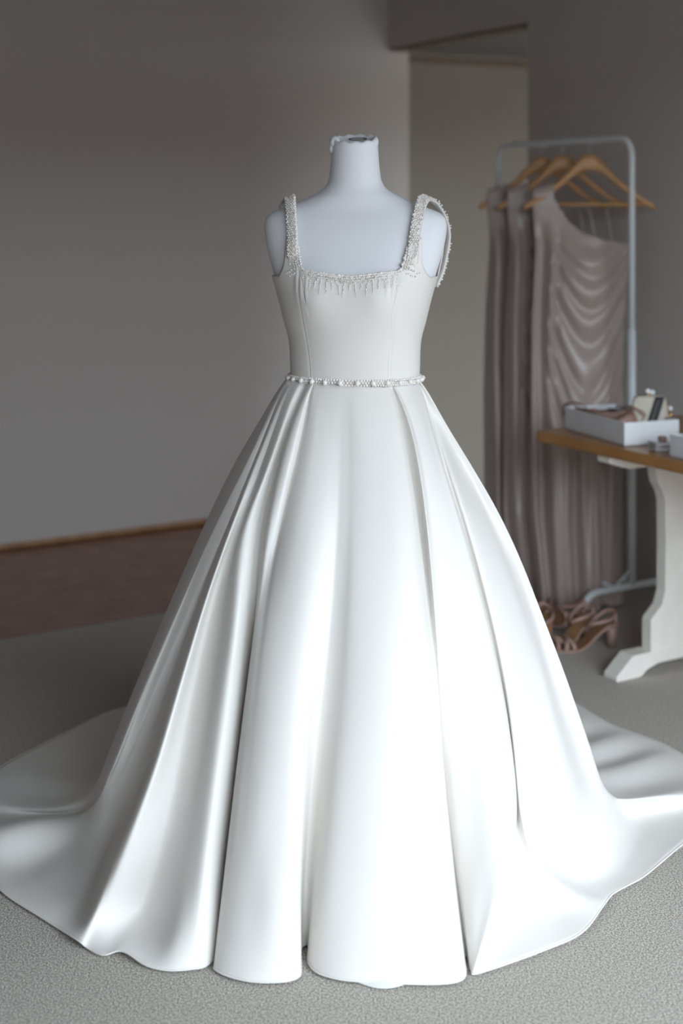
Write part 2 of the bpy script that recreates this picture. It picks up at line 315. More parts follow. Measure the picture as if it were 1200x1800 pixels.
# ---- skirt: hand laid lines running from the waist to the hem
UL = ([0, .09, .164, .309, .5, .7, .926, 1.1], [.150, .205, .254, .330, .419, .508, .603, .66])
UR = ([0, .09, .224, .37, .527, .697, .878, 1.1], [.140, .178, .267, .343, .407, .471, .534, .60])
UB = ([0, .05, .1, .2, .4, .6, .8, 1.0, 1.1], [.102, .130, .165, .225, .322, .398, .455, .495, .50])
SX, SY, WZ = .025, 3.05, 1.054
def skirt_pt(px, py, d):
    Y = 2.8
    for _ in range(40):
        X, Y, Z = at(px, py, Y); u = (WZ - Z) / WZ
        a = np.interp(u, *(UL if X < SX else UR)); q = max(-.998, min(.998, (X - SX) / a))
        Y2 = SY - np.interp(u, *UB) * math.sqrt(1 - q * q) + d; Y = .5 * Y + .5 * Y2
    return at(px, py, Y)
ZF = .006
STR = [
 # left silhouette and the train fold beside it
 [(500,664,.0),(440,800,.0),(380,920,0),(310,1080,0),(240,1245,0),(192,1365,0),('P',150,1425,3.10),('F',60,1432,.012),('F',-60,1440)],
 [(501,665,.0),(440,805,.0),(378,930,0),(308,1095,.01),(241,1255,.02),(190,1380,.03),('P',140,1434,3.06),('P',60,1446,3.02),('P',-20,1466,3.0),('F',-55,1490)],
 [(502,667,0),(437,825,.006),(372,975,.012),(303,1140,.03),(239,1295,.05),(187,1410,.07),('P',135,1470,3.0),('F',62,1513,.010),('F',-22,1540)],
 [(502,668,0),(433,840,.010),(367,1000,.022),(298,1165,.045),(238,1315,.075),(187,1430,.09),('P',132,1505,2.95),('F',72,1549,.010),('F',12,1574)],
 [(503,670,0),(431,848,.014),(362,1018,.032),(295,1190,.06),(240,1340,.095),(190,1455,.11),('P',138,1548,2.87),('F',98,1588,.01),('F',62,1606)],
 [(503,672,0),(430,852,.012),(359,1028,.034),(297,1205,.07),(245,1360,.105),(197,1480,.12),('P',152,1590,2.79),('F',122,1622,.008),('F',100,1630)],
 # sharp ridge sweeping down to the hem on the left
 [(505,674,0),(431,856,-.004),(362,1035,-.012),(308,1200,-.03),(262,1350,-.055),(213,1480,-.080),('F',170,1596,.055),('F',141,1656,.014)],
 [(506,675,0),(434,856,-.010),(369,1035,-.026),(319,1200,-.05),(275,1350,-.075),(227,1480,-.09),('F',182,1600,.05),('F',152,1665)],
 [(508,675,0),(442,856,.0),(380,1020,.012),(335,1190,.016),(298,1340,.0),(262,1475,-.02),('F',218,1606,.030),('F',182,1679)],
 [(509,675,0),(446,856,.004),(390,1015,.022),(350,1180,.035),(322,1330,.03),(292,1470,.02),(252,1600,.03),('F',212,1671,.012)],
 [(512,676,0),(452,850,.0),(402,1000,.01),(372,1170,.02),(345,1330,.015),(318,1475,.0),(292,1610,-.01),('F',258,1698)],
 [(516,676,0),(460,840,-.008),(413,960,-.004),(393,1110,-.005),(370,1260,-.01),(348,1410,-.02),(326,1560,-.03),('F',300,1706)],
 [(521,677,0),(469,830,-.010),(428,940,-.012),(414,1090,-.015),(394,1240,-.02),(374,1400,-.03),(356,1550,-.035),('F',340,1703)],
 [(525,677,.004),(480,815,.004),(446,930,.008),(430,1080,.01),(414,1240,.005),(394,1400,.0),(376,1550,-.005),('F',360,1699)],
 [(529,678,.008),(487,805,.018),(458,920,.028),(444,1060,.04),(432,1200,.05),(416,1380,.065),(400,1530,.07),('F',386,1672)],
 [(534,678,.008),(492,800,.016),(464,915,.024),(452,1055,.045),(442,1190,.07),(428,1370,.085),(412,1520,.085),('F',398,1655)],
 # left roll beside the centre panel
 [(540,676,.002),(508,750,.0),(486,830,-.004),(468,920,-.004),(456,1020,.012),(443,1140,.012),(424,1290,.012),(406,1440,.012),(391,1575,.008),('F',377,1696)],
 [(543,677,-.002),(516,745,-.012),(496,820,-.016),(478,905,-.014),(463,1000,.0),(445,1130,-.006),(425,1285,-.008),(407,1440,-.01),(391,1575,-.012),('F',376,1702)],
 [(545,677,-.002),(526,745,-.010),(508,820,-.013),(491,895,-.010),(473,985,.004),(452,1120,-.012),(433,1280,-.02),(414,1440,-.025),(398,1580,-.025),('F',385,1709)],
 [(546,677,.004),(534,745,.006),(516,820,.008),(500,890,.008),(481,980,.006),(461,1110,-.015),(442,1275,-.026),(425,1440,-.032),(410,1580,-.033),('F',398,1715)],
 [(548,677,.0),(541,745,-.002),(524,820,-.002),(507,890,-.004),(489,975,-.004),(470,1100,-.02),(452,1270,-.032),(437,1440,-.038),(424,1580,-.038),('F',414,1720)],
 # centre panel
 [(556,678,0),(550,760,-.005),(530,880,-.012),(506,1000,-.018),(489,1120,-.028),(470,1280,-.038),(456,1440,-.043),(445,1580,-.042),('F',438,1725)],
 [(566,678,0),(562,760,-.003),(549,900,-.012),(527,1050,-.022),(508,1200,-.034),(491,1350,-.042),(480,1550,-.043),('F',474,1727)],
 [(578,679,0),(576,760,.0),(568,900,-.006),(551,1050,-.014),(535,1200,-.024),(521,1350,-.033),(512,1550,-.034),('F',508,1724)],
 [(587,679,0),(586,760,.002),(580,900,.0),(567,1050,-.002),(550,1200,-.006),(537,1350,-.010),(526,1550,-.012),('F',526,1716)],
 [(591,679,0),(591,760,.003),(586,900,.003),(573,1050,.006),(556,1200,.012),(541,1350,.02),(529,1550,.028),('F',529,1698)],
 [(597,679,0),(598,760,.004),(594,900,.006),(583,1050,.014),(567,1200,.026),(550,1350,.045),(535,1550,.070),('F',530,1664)],
 [(603,679,0),(605,760,.004),(603,900,.005),(594,1050,.012),(580,1200,.022),(562,1350,.040),(545,1550,.068),('F',541,1660)],
 [(609,679,0),(613,760,.003),(612,900,.003),(605,1050,.006),(593,1200,.010),(575,1350,.016),(555,1550,.022),('F',541,1690)],
 [(618,679,0),(623,760,.0),(623,900,-.001),(618,1050,-.004),(609,1200,-.006),(593,1350,-.010),(572,1550,-.012),('F',556,1709)],
 [(630,679,0),(638,760,-.002),(643,900,-.006),(643,1050,-.012),(638,1200,-.018),(626,1350,-.024),(611,1550,-.028),('F',598,1722)],
 [(648,679,0),(660,760,-.003),(672,900,-.011),(680,1050,-.020),(684,1200,-.028),(683,1350,-.034),(676,1550,-.038),('F',668,1727)],
 [(664,678,0),(680,760,-.004),(697,900,-.015),(712,1050,-.024),(722,1200,-.030),(728,1350,-.035),(734,1550,-.036),('F',735,1730)],
 [(676,678,0),(693,760,-.004),(714,900,-.012),(731,1030,-.020),(744,1160,-.024),(756,1310,-.028),(770,1480,-.028),('F',783,1729)],
 [(682,677,.0),(699,750,-.003),(720,880,-.006),(737,1010,-.008),(750,1120,-.010),(762,1250,-.014),(777,1410,-.018),(790,1540,-.018),('F',808,1724)],
 [(684,677,.002),(702,745,.003),(723,870,.004),(741,1005,.002),(754,1115,.004),(767,1245,.0),(782,1405,-.004),(796,1540,-.005),('F',818,1714)],
 [(688,677,.008),(708,745,.022),(729,850,.028),(746,970,.026),(758,1090,.018),(768,1220,.022),(780,1370,.045),(797,1530,.055),('F',816,1682)],
 [(691,677,.006),(714,745,.012),(734,840,.014),(749,940,.013),(760,1060,.008),(769,1200,.022),(781,1360,.055),(800,1530,.065),('F',820,1676)],
 [(694,677,-.002),(721,748,-.012),(738,830,-.014),(751,930,-.012),(763,1060,-.004),(773,1200,.016),(786,1360,.045),(804,1530,.052),('F',824,1690)],
 [(697,677,.0),(726,748,.004),(744,830,.008),(758,930,.008),(770,1060,.010),(781,1200,.018),(795,1360,.030),(811,1530,.034),('F',826,1700)],
 # second panel on the right; its edge curls in at the hem
 [(704,676,0),(733,750,.004),(757,850,.006),(776,950,.006),(793,1070,.006),(809,1200,.008),(823,1350,.008),(833,1510,.006),('F',828,1704)],
 [(716,675,0),(742,745,0),(769,845,0),(794,950,-.002),(816,1070,-.006),(838,1200,-.010),(855,1340,-.016),(862,1460,-.020),(852,1580,-.03),('F',829,1709)],
 [(729,673,0),(749,742,0),(776,838,-.002),(803,930,-.006),(830,1040,-.010),(858,1165,-.018),(880,1290,-.026),(892,1400,-.034),(890,1480,-.040),(870,1590,-.05),('F',830,1712)],
 [(738,670,0),(754,739,-.004),(780,830,-.006),(808,920,-.008),(835,1015,-.010),(862,1125,-.014),(887,1245,-.016),(904,1370,-.02),(907,1450,-.025),(893,1530,-.035),(868,1620,-.035),('F',834,1712)],
 [(739,669,.006),(755,739,.016),(782,830,.020),(811,920,.024),(838,1015,.026),(865,1125,.030),(889,1245,.038),(904,1370,.055),(906,1450,.075),('F',893,1540,.09),('F',872,1630,.025),('F',862,1704)],
 [(739,669,.007),(757,739,.018),(784,830,.024),(813,920,.028),(840,1015,.032),(867,1125,.036),(891,1245,.046),(905,1370,.07),(908,1440,.09),('F',906,1520,.11),('F',925,1585,.035),('F',962,1668)],
 [(740,669,.006),(759,739,.015),(787,830,.020),(816,920,.023),(843,1015,.026),(870,1125,.030),(893,1245,.040),(907,1370,.05),(911,1430,.065),('F',916,1492,.125),('F',938,1548,.06),('F',978,1595,.015),('F',1022,1640)],
 [(740,668,.003),(761,739,.006),(790,830,.008),(819,920,.010),(846,1015,.011),(873,1125,.014),(896,1245,.020),(909,1360,.032),('P',916,1440,2.745),('P',932,1492,2.765),('P',957,1535,2.775),('P',997,1567,2.775),('P',1036,1583,2.775),('F',1062,1589,.010)],
 [(740,668,.001),(764,739,.002),(795,830,.003),(825,920,.004),(853,1012,.005),(881,1120,.007),(904,1230,.014),(918,1340,.028),('P',928,1440,2.785),('P',948,1488,2.83),('P',978,1525,2.86),('F',1018,1553,.014),('F',1046,1567,.009),('F',1077,1571)],
 [(740,667,0),(774,738,0),(817,828,0),(855,914,0),(888,1000,0),(918,1095,0),(943,1205,.012),(952,1310,.022),(960,1420,.035),('P',998,1494,2.89),('F',1062,1540,.006),('F',1102,1557)],
 [(740,667,0),(776,738,0),(822,828,0),(863,910,0),(898,995,0),(929,1090,0),(958,1195,0),(984,1300,.01),(1004,1385,.01),('P',1030,1455,2.95),('F',1085,1515,.008),('F',1128,1543)],
 [(740,666,0),(778,739,0),(828,827,0),(871,906,0),(908,988,0),(941,1080,0),(973,1182,0),(1003,1280,0),(1028,1360,0),('P',1050,1412,3.0),('F',1105,1462,.010),('F',1180,1500)],
 # right silhouette
 [(740,666,0),(780,740,0),(832,825,0),(878,905,0),(916,987,0),(951,1077,0),(986,1167,0),(1018,1257,0),(1046,1338,0),('P',1062,1385,3.05),('F',1120,1420,.012),('F',1250,1440)],
]
def resample_line(pts, n1=52, n2=26, zc=.13):
    P = np.array(catmull(pts, 12)); out = []
    i = int(np.argmax(P[:, 2] < zc)) or len(P) - 1
    A = P[:i + 1]; zt = np.linspace(A[0, 2], zc, n1)
    zz = np.minimum.accumulate(A[:, 2])
    for z in zt: out.append([np.interp(-z, -zz, A[:, k]) for k in (0, 1)] + [z])
    B = np.vstack([out[-1], P[i:]]); s_ = np.r_[0, np.cumsum(np.linalg.norm(np.diff(B, axis=0), axis=1))]
    for t in np.linspace(0, s_[-1], n2 + 1)[1:]: out.append([np.interp(t, s_, B[:, k]) for k in range(3)])
    return np.array(out)
LINES = []
for S in STR:
    pts = []
    for p in S:
        if p[0] == 'F': pts.append(on_floor(p[1], p[2], p[3] if len(p) > 3 else ZF))
        elif p[0] == 'P': pts.append(at(p[1], p[2], p[3]))
        else: pts.append(skirt_pt(*p))
    LINES.append(resample_line(pts))
# the back of the skirt and the train, laid out in room coordinates: (hem x, hem y, angle at the waist, ridge height)
BACK = [(.93, 3.30, 97, .035), (.91, 3.45, 103, .012), (.885, 3.57, 110, .03), (.85, 3.637, 117, .008), (.80, 3.70, 124, .03), (.751, 3.757, 132, .010), (.71, 3.84, 139, .03), (.672, 3.935, 146, .012),
        (.55, 4.14, 156, .02), (.36, 4.30, 166, .01), (.15, 4.40, 175, .03), (-.08, 4.38, 184, .01), (-.28, 4.27, 194, .03), (-.45, 4.09, 206, .01), (-.588, 3.925, 218, .02),
        (-.66, 3.864, 228, .008), (-.735, 3.737, 238, .02), (-.81, 3.60, 246, .008), (-.868, 3.485, 253, .02), (-.895, 3.36, 259, .01), (-.89, 3.27, 264, .014)]
for i, (hx, hy, ang, rz) in enumerate(BACK):
    a = math.radians(ang); dx, dy = math.sin(a), -math.cos(a)
    pts = []
    fold = .018 * (1 if i % 2 else -1)
    for u in (0, .09, .2, .35, .5, .65, .8, .9):
        ra = np.interp(u, *(UR if dx > 0 else UL)); rb = np.interp(u, [0, .3, .6, 1], [.10, .27, .42, .58]) + fold * u
        pts.append((SX + ra * dx, SY + rb * dy, WZ * (1 - u)))
    cx, cy, cz = pts[-1]
    pts += [(cx * .78 + hx * .22, cy * .78 + hy * .22, .045 + rz * .5), (cx * .5 + hx * .5, cy * .5 + hy * .5, .012 + rz), (cx * .2 + hx * .8, cy * .2 + hy * .8, .008 + rz * .6), (hx, hy, ZF)]
    LINES.append(resample_line(pts))
L = np.array(LINES); nl, nrw, _ = L.shape
SUB = 7
cols = []
for i in range(nl):
    p0, p1, p2, p3 = L[i - 1], L[i], L[(i + 1) % nl], L[(i + 2) % nl]
    d0 = np.maximum(np.linalg.norm(p1 - p0, axis=1) ** .5, 1e-4)[:, None]; d1 = np.maximum(np.linalg.norm(p2 - p1, axis=1) ** .5, 1e-4)[:, None]; d2 = np.maximum(np.linalg.norm(p3 - p2, axis=1) ** .5, 1e-4)[:, None]
    m1 = ((p1 - p0) / d0 - (p2 - p0) / (d0 + d1) + (p2 - p1) / d1) * d1
    m2 = ((p2 - p1) / d1 - (p3 - p1) / (d1 + d2) + (p3 - p2) / d2) * d1
    for k in range(SUB):
        t = k / SUB
        cols.append((2 * t ** 3 - 3 * t * t + 1) * p1 + (t ** 3 - 2 * t * t + t) * m1 + (-2 * t ** 3 + 3 * t * t) * p2 + (t ** 3 - t * t) * m2)
G = np.array(cols)                       # columns x rows x 3
tk = G[:, :1].copy(); tk[:, :, 0] = SX + (tk[:, :, 0] - SX) * .93; tk[:, :, 1] = SY + (tk[:, :, 1] - SY) * .93; tk[:, :, 2] += .004
G = np.concatenate([tk, G], axis=1); nrw += 1
for _ in range(6):                       # relax along the lines, keep waist and hem
    G[:, 1:-1] = .5 * G[:, 1:-1] + .25 * (G[:, 2:] + G[:, :-2])
for _ in range(2):                       # and a little across
    G = .6 * G + .2 * (np.roll(G, 1, 0) + np.roll(G, -1, 0))
G[:, :, 2] = np.maximum(G[:, :, 2], ZF - .002)
ncol = G.shape[0]
Vs = [tuple(G[j, i]) for i in range(nrw) for j in range(ncol)]
skirt = mesh('skirt', Vs, grid_faces(nrw, ncol, True), M_satin, dress)
so = skirt.modifiers.new('thickness', 'SOLIDIFY'); so.thickness = .0016; so.offset = 0
mesh('hem_piping', *tube([tuple(G[j, -1]) for j in range(ncol)], .0019, 6, True), M_satin, skirt)
# lining showing under the front hem
ln = []
for t in np.linspace(0, 1, 24):
    px = 628 + 118 * t; py = 1727 + 11 * math.sin(math.pi * min(1, t * 1.25 if t < .75 else .9375 + (t - .75) * .25)) - 0 * t
    f = Vector(on_floor(px, py, .003)); ln.append((f, f + Vector((0, .03, .012)), f + Vector((0, .09, .012))))
mesh('lining', [v for q in ln for v in q], grid_faces(24, 3), M_lining, dress)

# ---- bodice
XS = .007
def bod_top(th):
    x, y, _ = tor_pt(th, 1.29); ax = abs(x - XS)
    if math.cos(th) >= -.02:
        if ax < .104: return 1.281 + .012 * (ax / .104) ** 2
        ax = abs(tor_pt(th, 1.35)[0] - XS)
        if ax < .121: return 1.293 + .072 * smooth01((ax - .112) / .009)
        if ax < .143: return 1.365
        return np.interp(ax, [.143, .146, .150, .156, .164, .171, .180], [1.365, 1.345, 1.325, 1.308, 1.296, 1.287, 1.279])
    k = abs(math.degrees(math.atan2(math.sin(th), math.cos(th))))       # 90..180
    if k < 94: return 1.279
    if k < 116: return 1.279 + .090 * smooth01((k - 94) / 22)
    if k < 138: return 1.369
    return 1.369 - .12 * smooth01((k - 138) / 16)
NB, RB = 420, 46
def bod_pt(th, t, off=.0045):
    zt = bod_top(th); Z = 1.046 + (zt - 1.046) * t
    x, y, z = tor_pt(th, Z, off)
    if math.cos(th) > 0:
        for sx in (-1, 1):                      # gathers under the neckline at the princess seams
            for (g, am) in ((.000, 1.0), (.011, .7), (-.012, .6)):
                cx = sx * (.083 + .017 * smooth01((Z - 1.05) / .22)) + g * sx
                y -= .0052 * am * math.exp(-((x - cx) / .0038) ** 2) * smooth01((Z - 1.215) / .06)
            cx = sx * (.083 + .017 * smooth01((Z - 1.05) / .22))
            y += .0009 * math.exp(-((x - cx - sx * .003) / .0025) ** 2)
    return x, y, z
V = [form_w(bod_pt(2 * math.pi * k / NB, i / (RB - 1))) for i in range(RB) for k in range(NB)]
bod = mesh('bodice', V, grid_faces(RB, NB, True), M_satin, dress)
so = bod.modifiers.new('thickness', 'SOLIDIFY'); so.thickness = .002; so.offset = 1
for sx in (-1, 1):
    P = []
    for Z in np.linspace(1.05, 1.272, 26):
        x = sx * (.083 + .017 * smooth01((Z - 1.05) / .22)); P.append(form_w((x, tor_y(x, Z, .0062), Z)))
    mesh('princess_seam', *tube(P, .0007, 5), M_satin, bod)
# ---- straps
def strap_frames(sx):
    P = []
    for (x, Z, o_) in ((.129, 1.300, .0005), (.130, 1.318, .006), (.131, 1.335, .0095), (.132, 1.355, .010), (.135, 1.385, .010), (.139, 1.41, .010), (.144, 1.428, .010)):
        P.append((sx * x + XS, tor_y(sx * x + XS, Z, o_), Z))
    P[-1] = (sx * .144 + XS, -.047, 1.435)
    P += [(sx * .150 + XS, -.022, 1.4485), (sx * .156 + XS, .008, 1.450), (sx * .172 + XS, .036, 1.438), (sx * .190 + XS, .054, 1.408), (sx * .197 + XS, .060, 1.37), (sx * .192 + XS, .058, 1.33), (sx * .183 + XS, .052, 1.29), (sx * .172 + XS * .5, .048, 1.255)]
    P = [Vector(p) for p in catmull(P, 6)]; fr = []
    for i, p in enumerate(P):
        t = (P[min(i + 1, len(P) - 1)] - P[max(i - 1, 0)]).normalized()
        q = max(-1, min(1, p.y / .062)); nrm = Vector((sx * (.25 if q < 0 else .55), q * 1.2, .12 + 1.2 * (1 - q * q)))
        
        if p.y > .03: k_ = smooth01((p.y - .03) / .02); nrm = nrm * (1 - k_) + Vector((sx * 1.2, .75, .15)) * k_
        nrm = (nrm - t * nrm.dot(t)).normalized(); s_ = t.cross(nrm).normalized()
        if s_.x * sx < 0: s_ = -s_
        fr.append((p, nrm, s_))
    return fr
FR_ = {sx: strap_frames(sx) for sx in (-1, 1)}
for sx in (-1, 1):
    V = []
    fr = FR_[sx]
    for i, (p, nrm, s_) in enumerate(fr):
        hw = .0125 + .004 * smooth01((i - 58) / 20)
        for (u, h) in ((-1, -.0015), (-.8, .001), (-.4, .002), (0, .0024), (.4, .002), (.8, .001), (1, -.0015), (.5, -.003), (-.5, -.003)):
            V.append(form_w(p + s_ * hw * u + nrm * h))
    n = len(fr); F = grid_faces(n, 9, True) + [tuple(range(9)), tuple(range((n - 1) * 9, n * 9))]
    mesh('strap', V, F, M_satin, dress)

# ---- pearls
beads = []          # (x, y, z, r, trim)
def neck_pt(x, drop, off):
    Z = np.interp(abs(x), [0, .104, .111, .116, .122, .143], [1.281, 1.293, 1.312, 1.335, 1.36, 1.365]) - drop
    return (x + XS, tor_y(x + XS, Z, off), Z)
rr = R.uniform
NX = np.linspace(-.113, .113, 62)
for row in range(4):
    for i, x in enumerate(NX):
        if row == 3 and R.random() < .45: continue
        r = (.0038 if (i + R.randrange(2)) % 6 == 0 and row == 0 else (.0030, .0028, .0024, .0018)[row]) * rr(.86, 1.14)
        xx = x + (.0018 if row % 2 else 0) + rr(-.0004, .0004)
        beads.append((*form_w(neck_pt(xx, -.001 + .0047 * row + rr(-.0006, .0006), .0085)), r, 'n'))
for x in np.arange(-.100, .102, .0125):              # little drips under the neckline
    n = R.choice((3, 4, 6, 7)); sl_ = rr(-.15, .15)
    for k in range(n): beads.append((*form_w(neck_pt(x + sl_ * .004 * k + rr(-.0012, .0012) , .0175 + .0042 * k, .0078)), max(.0010, .0018 - .00012 * k), 'n'))
for sx in (-1, 1):                                   # corners: edge of the bodice rising into the strap
    for Z in np.arange(1.297, 1.345, .0052):
        xi = np.interp(Z, [1.293, 1.312, 1.335, 1.36], [.106, .1125, .1175, .121])
        for k in range(4):
            x = XS + sx * (xi + .0053 * k + rr(-.0008, .0008))
            beads.append((*form_w((x, tor_y(x, Z, .0088), Z + rr(-.001, .001))), (.003, .0025, .0022, .0019)[k] * rr(.9, 1.1), 'n'))
    for (dz, nn) in ((1.289, 5), (1.300, 7), (1.313, 5)):            # rays fanning out from the corner
        for k in range(nn):
            x = XS + sx * (.119 + .0042 * k); Z = dz - .0020 * k
            if abs(x) < .158: beads.append((*form_w((x + rr(-.0016, .0016), tor_y(x, Z, .0078), Z + rr(-.0022, .0022))), max(.0012, .0022 - .0001 * k), 'n'))
    fr = FR_[sx]
    for i in range(0, len(fr)):
        p, nrm, s_ = fr[i]
        if i < 8: continue
        dens = 5 if i < 56 else 4
        for k in range(dens):
            u = -.0105 + .021 * (k + (.5 if i % 2 else 0)) / (dens - .5)
            if u > .004 and R.random() < .35 and sx > 0: continue
            r = (.0036 if k == 0 and i % 5 == 0 else .0027 if u < 0 else .0021) * rr(.85, 1.15)
            q = p + s_ * u + nrm * (.0028 + r * .4)
            beads.append((*form_w(q + Vector((0, 0, rr(-.0007, .0007)))), r, 's'))
for k in range(150):                                 # belt: two rows of small pearls, a larger one at intervals
    th = 2 * math.pi * k / 150
    for j, dz in ((0, .0052), (1, .0), (2, -.0052)):
        q = tor_pt(th + (.02 if j == 1 else 0), 1.05); q = (q[0] * (1.09 if j == 1 else 1.075), q[1] * (1.11 if j == 1 else 1.09), 1.051 + dz + rr(-.0007, .0007))
        beads.append((*form_w(q), .0028 * rr(.88, 1.12), 'b'))
BIGB = []
for k in range(28):
    q = tor_pt(2 * math.pi * (k + .5) / 28, 1.05); BIGB.append((*form_w((q[0] * 1.105, q[1] * 1.13, 1.051)), .0060, 'b'))
def pearl_mesh():
    me = bpy.data.meshes.new('pearl'); me.from_pydata(*[sphere((0, 0, 0), 1, 10, 7)[0], [], sphere((0, 0, 0), 1, 10, 7)[1]])
    me.materials.append(M_pearl); me.polygons.foreach_set('use_smooth', [True] * len(me.polygons)); return me
PM = pearl_mesh()
belt = mesh('belt', *tube([form_w((q[0] * 1.055, q[1] * 1.07, 1.051)) for q in [tor_pt(2 * math.pi * k / 80, 1.05) for k in range(80)]], .0022, 6, True, flat=.0055), M_satin, dress)
belt['label'] = 'narrow waist belt of pearls'
trim = {'b': belt, 'n': bod}
straps = [o for o in dress.children if o.name.startswith('strap')]
def pearl(b):
    o = bpy.data.objects.new('pearl', PM); C.objects.link(o)
    par = trim.get(b[4]) or (straps[0] if b[0] < FX else straps[1])
    o.parent = par; o.location = Vector(b[:3]) - ORG[par.name]; o.scale = (b[3],) * 3
vis = sorted([b for b in beads if b[1] < 3.09], key=lambda b: -b[3])
single = BIGB + vis[:262]; rest = vis[262:] + [b for b in beads if b[1] >= 3.09]
for b in single: pearl(b)
sb = MB()
for b in rest: sb.add(*sphere(b[:3], b[3], 8, 5))
tag(sb.build('seed_pearls', M_pearl, dress), kind='stuff')

# ------------------------------------------------------------------ clothes rack
N_ = Vector((.8575, .5145, 0)); D_ = Vector((.5145, -.8575, 0))          # across / along the side wall
RP = Vector((1.037, 4.88, 0)); RQ = RP - D_ * .78; RH = 1.688
rack = thing('clothes_rack', tuple(RP), 'white tubular metal clothes rack standing against the side wall', 'clothes rack')
tr = .0125
mesh('upper_frame', *tube(rounded([RP + Vector((0, 0, .95)), RP + Vector((0, 0, RH)), RQ + Vector((0, 0, RH)), RQ + Vector((0, 0, .95))], .075, 10), tr * .92, 14), M_rack, rack)
for P_ in (RP, RQ):
    mesh('lower_post', *tube([P_ + Vector((0, 0, .09)), P_ + Vector((0, 0, 1.0))], tr * 1.15, 14), M_rack, rack)
    mesh('foot', *tube(rounded([P_ - N_ * .235 + Vector((0, 0, .0)), P_ - N_ * .215 + Vector((0, 0, .085)), P_ + N_ * .215 + Vector((0, 0, .085)), P_ + N_ * .235], .06, 8), tr, 14), M_rack, rack)
for w_ in (-.08, .02):
    mesh('base_rail', *tube([RP + N_ * w_ + Vector((0, 0, .09)), RQ + N_ * w_ + Vector((0, 0, .09))], .007, 10), M_rack, rack)
mesh('corner_brace', *tube([RP - N_ * .08 + Vector((0, 0, .09)), RP + Vector((0, 0, .15))], .005, 8), M_rack, rack)

# ------------------------------------------------------------------ hangers (built facing the room, then placed on the rail)
def make_hanger():
    t = thing('coat_hanger', (0, 0, 0), 'x', 'hanger', 'wooden hangers on the white rack')
    top, bot, th = [], [], .011
    xs = np.linspace(-.245, .245, 41)
    V = []
    for x in xs:
        a = abs(x) / .245
        zt_ = np.interp(abs(x), [0, .018, .035, .06, .1, .15, .2, .235, .245], [.182, .180, .170, .143, .100, .060, .026, .006, -.004])
        th_ = np.interp(abs(x), [0, .03, .06, .1, .2, .235, .245], [.062, .056, .042, .031, .026, .024, .016])
        hh = th_ / 2; zc = zt_ - hh * .7
        yb = -.012 * math.cos(a * math.pi / 2)
        for (dy, dz) in ((-th, -hh * .7), (-th, hh * .7), (-th * .5, hh), (th * .5, hh), (th, hh * .7), (th, -hh * .7), (th * .5, -hh), (-th * .5, -hh)):
            V.append((x, yb + dy, zc + dz))
    n = len(xs)
    mesh('arms', V, grid_faces(n, 8, True) + [tuple(range(8)), tuple(range((n - 1) * 8, n * 8))], M_hang, t)
    mesh('trouser_bar', *tube([(-.218, 0, .004), (.218, 0, .004)], .0075, 10), M_hang, t)
    hk = [(0, 0, .18), (0, 0, .222)]
    for k in range(15):
        a = math.radians(-90 + 245 * k / 14); hk.append((.0175 * math.cos(a) , 0, .2405 + .0175 * math.sin(a)))
    mesh('hook', *tube([Vector(p) for p in hk], .0018, 8), M_steel, t)
    return t
HP = [RP - D_ * t_ for t_ in (.228, .38, .5016)]
hz = RH + .0125 - .2555
h0 = make_hanger(); h0.location = (HP[0].x, HP[0].y, hz); h0['label'] = 'nearest of the three wooden hangers, pale and uncovered on its right side'
dup(h0, (HP[1].x, HP[1].y, hz), (0, 0, math.radians(-3)), 'middle one of the three wooden hangers on the white rack')
dup(h0, (HP[2].x, HP[2].y, hz), (0, 0, math.radians(-4)), 'wooden hanger furthest back on the white rack, left of the other two')

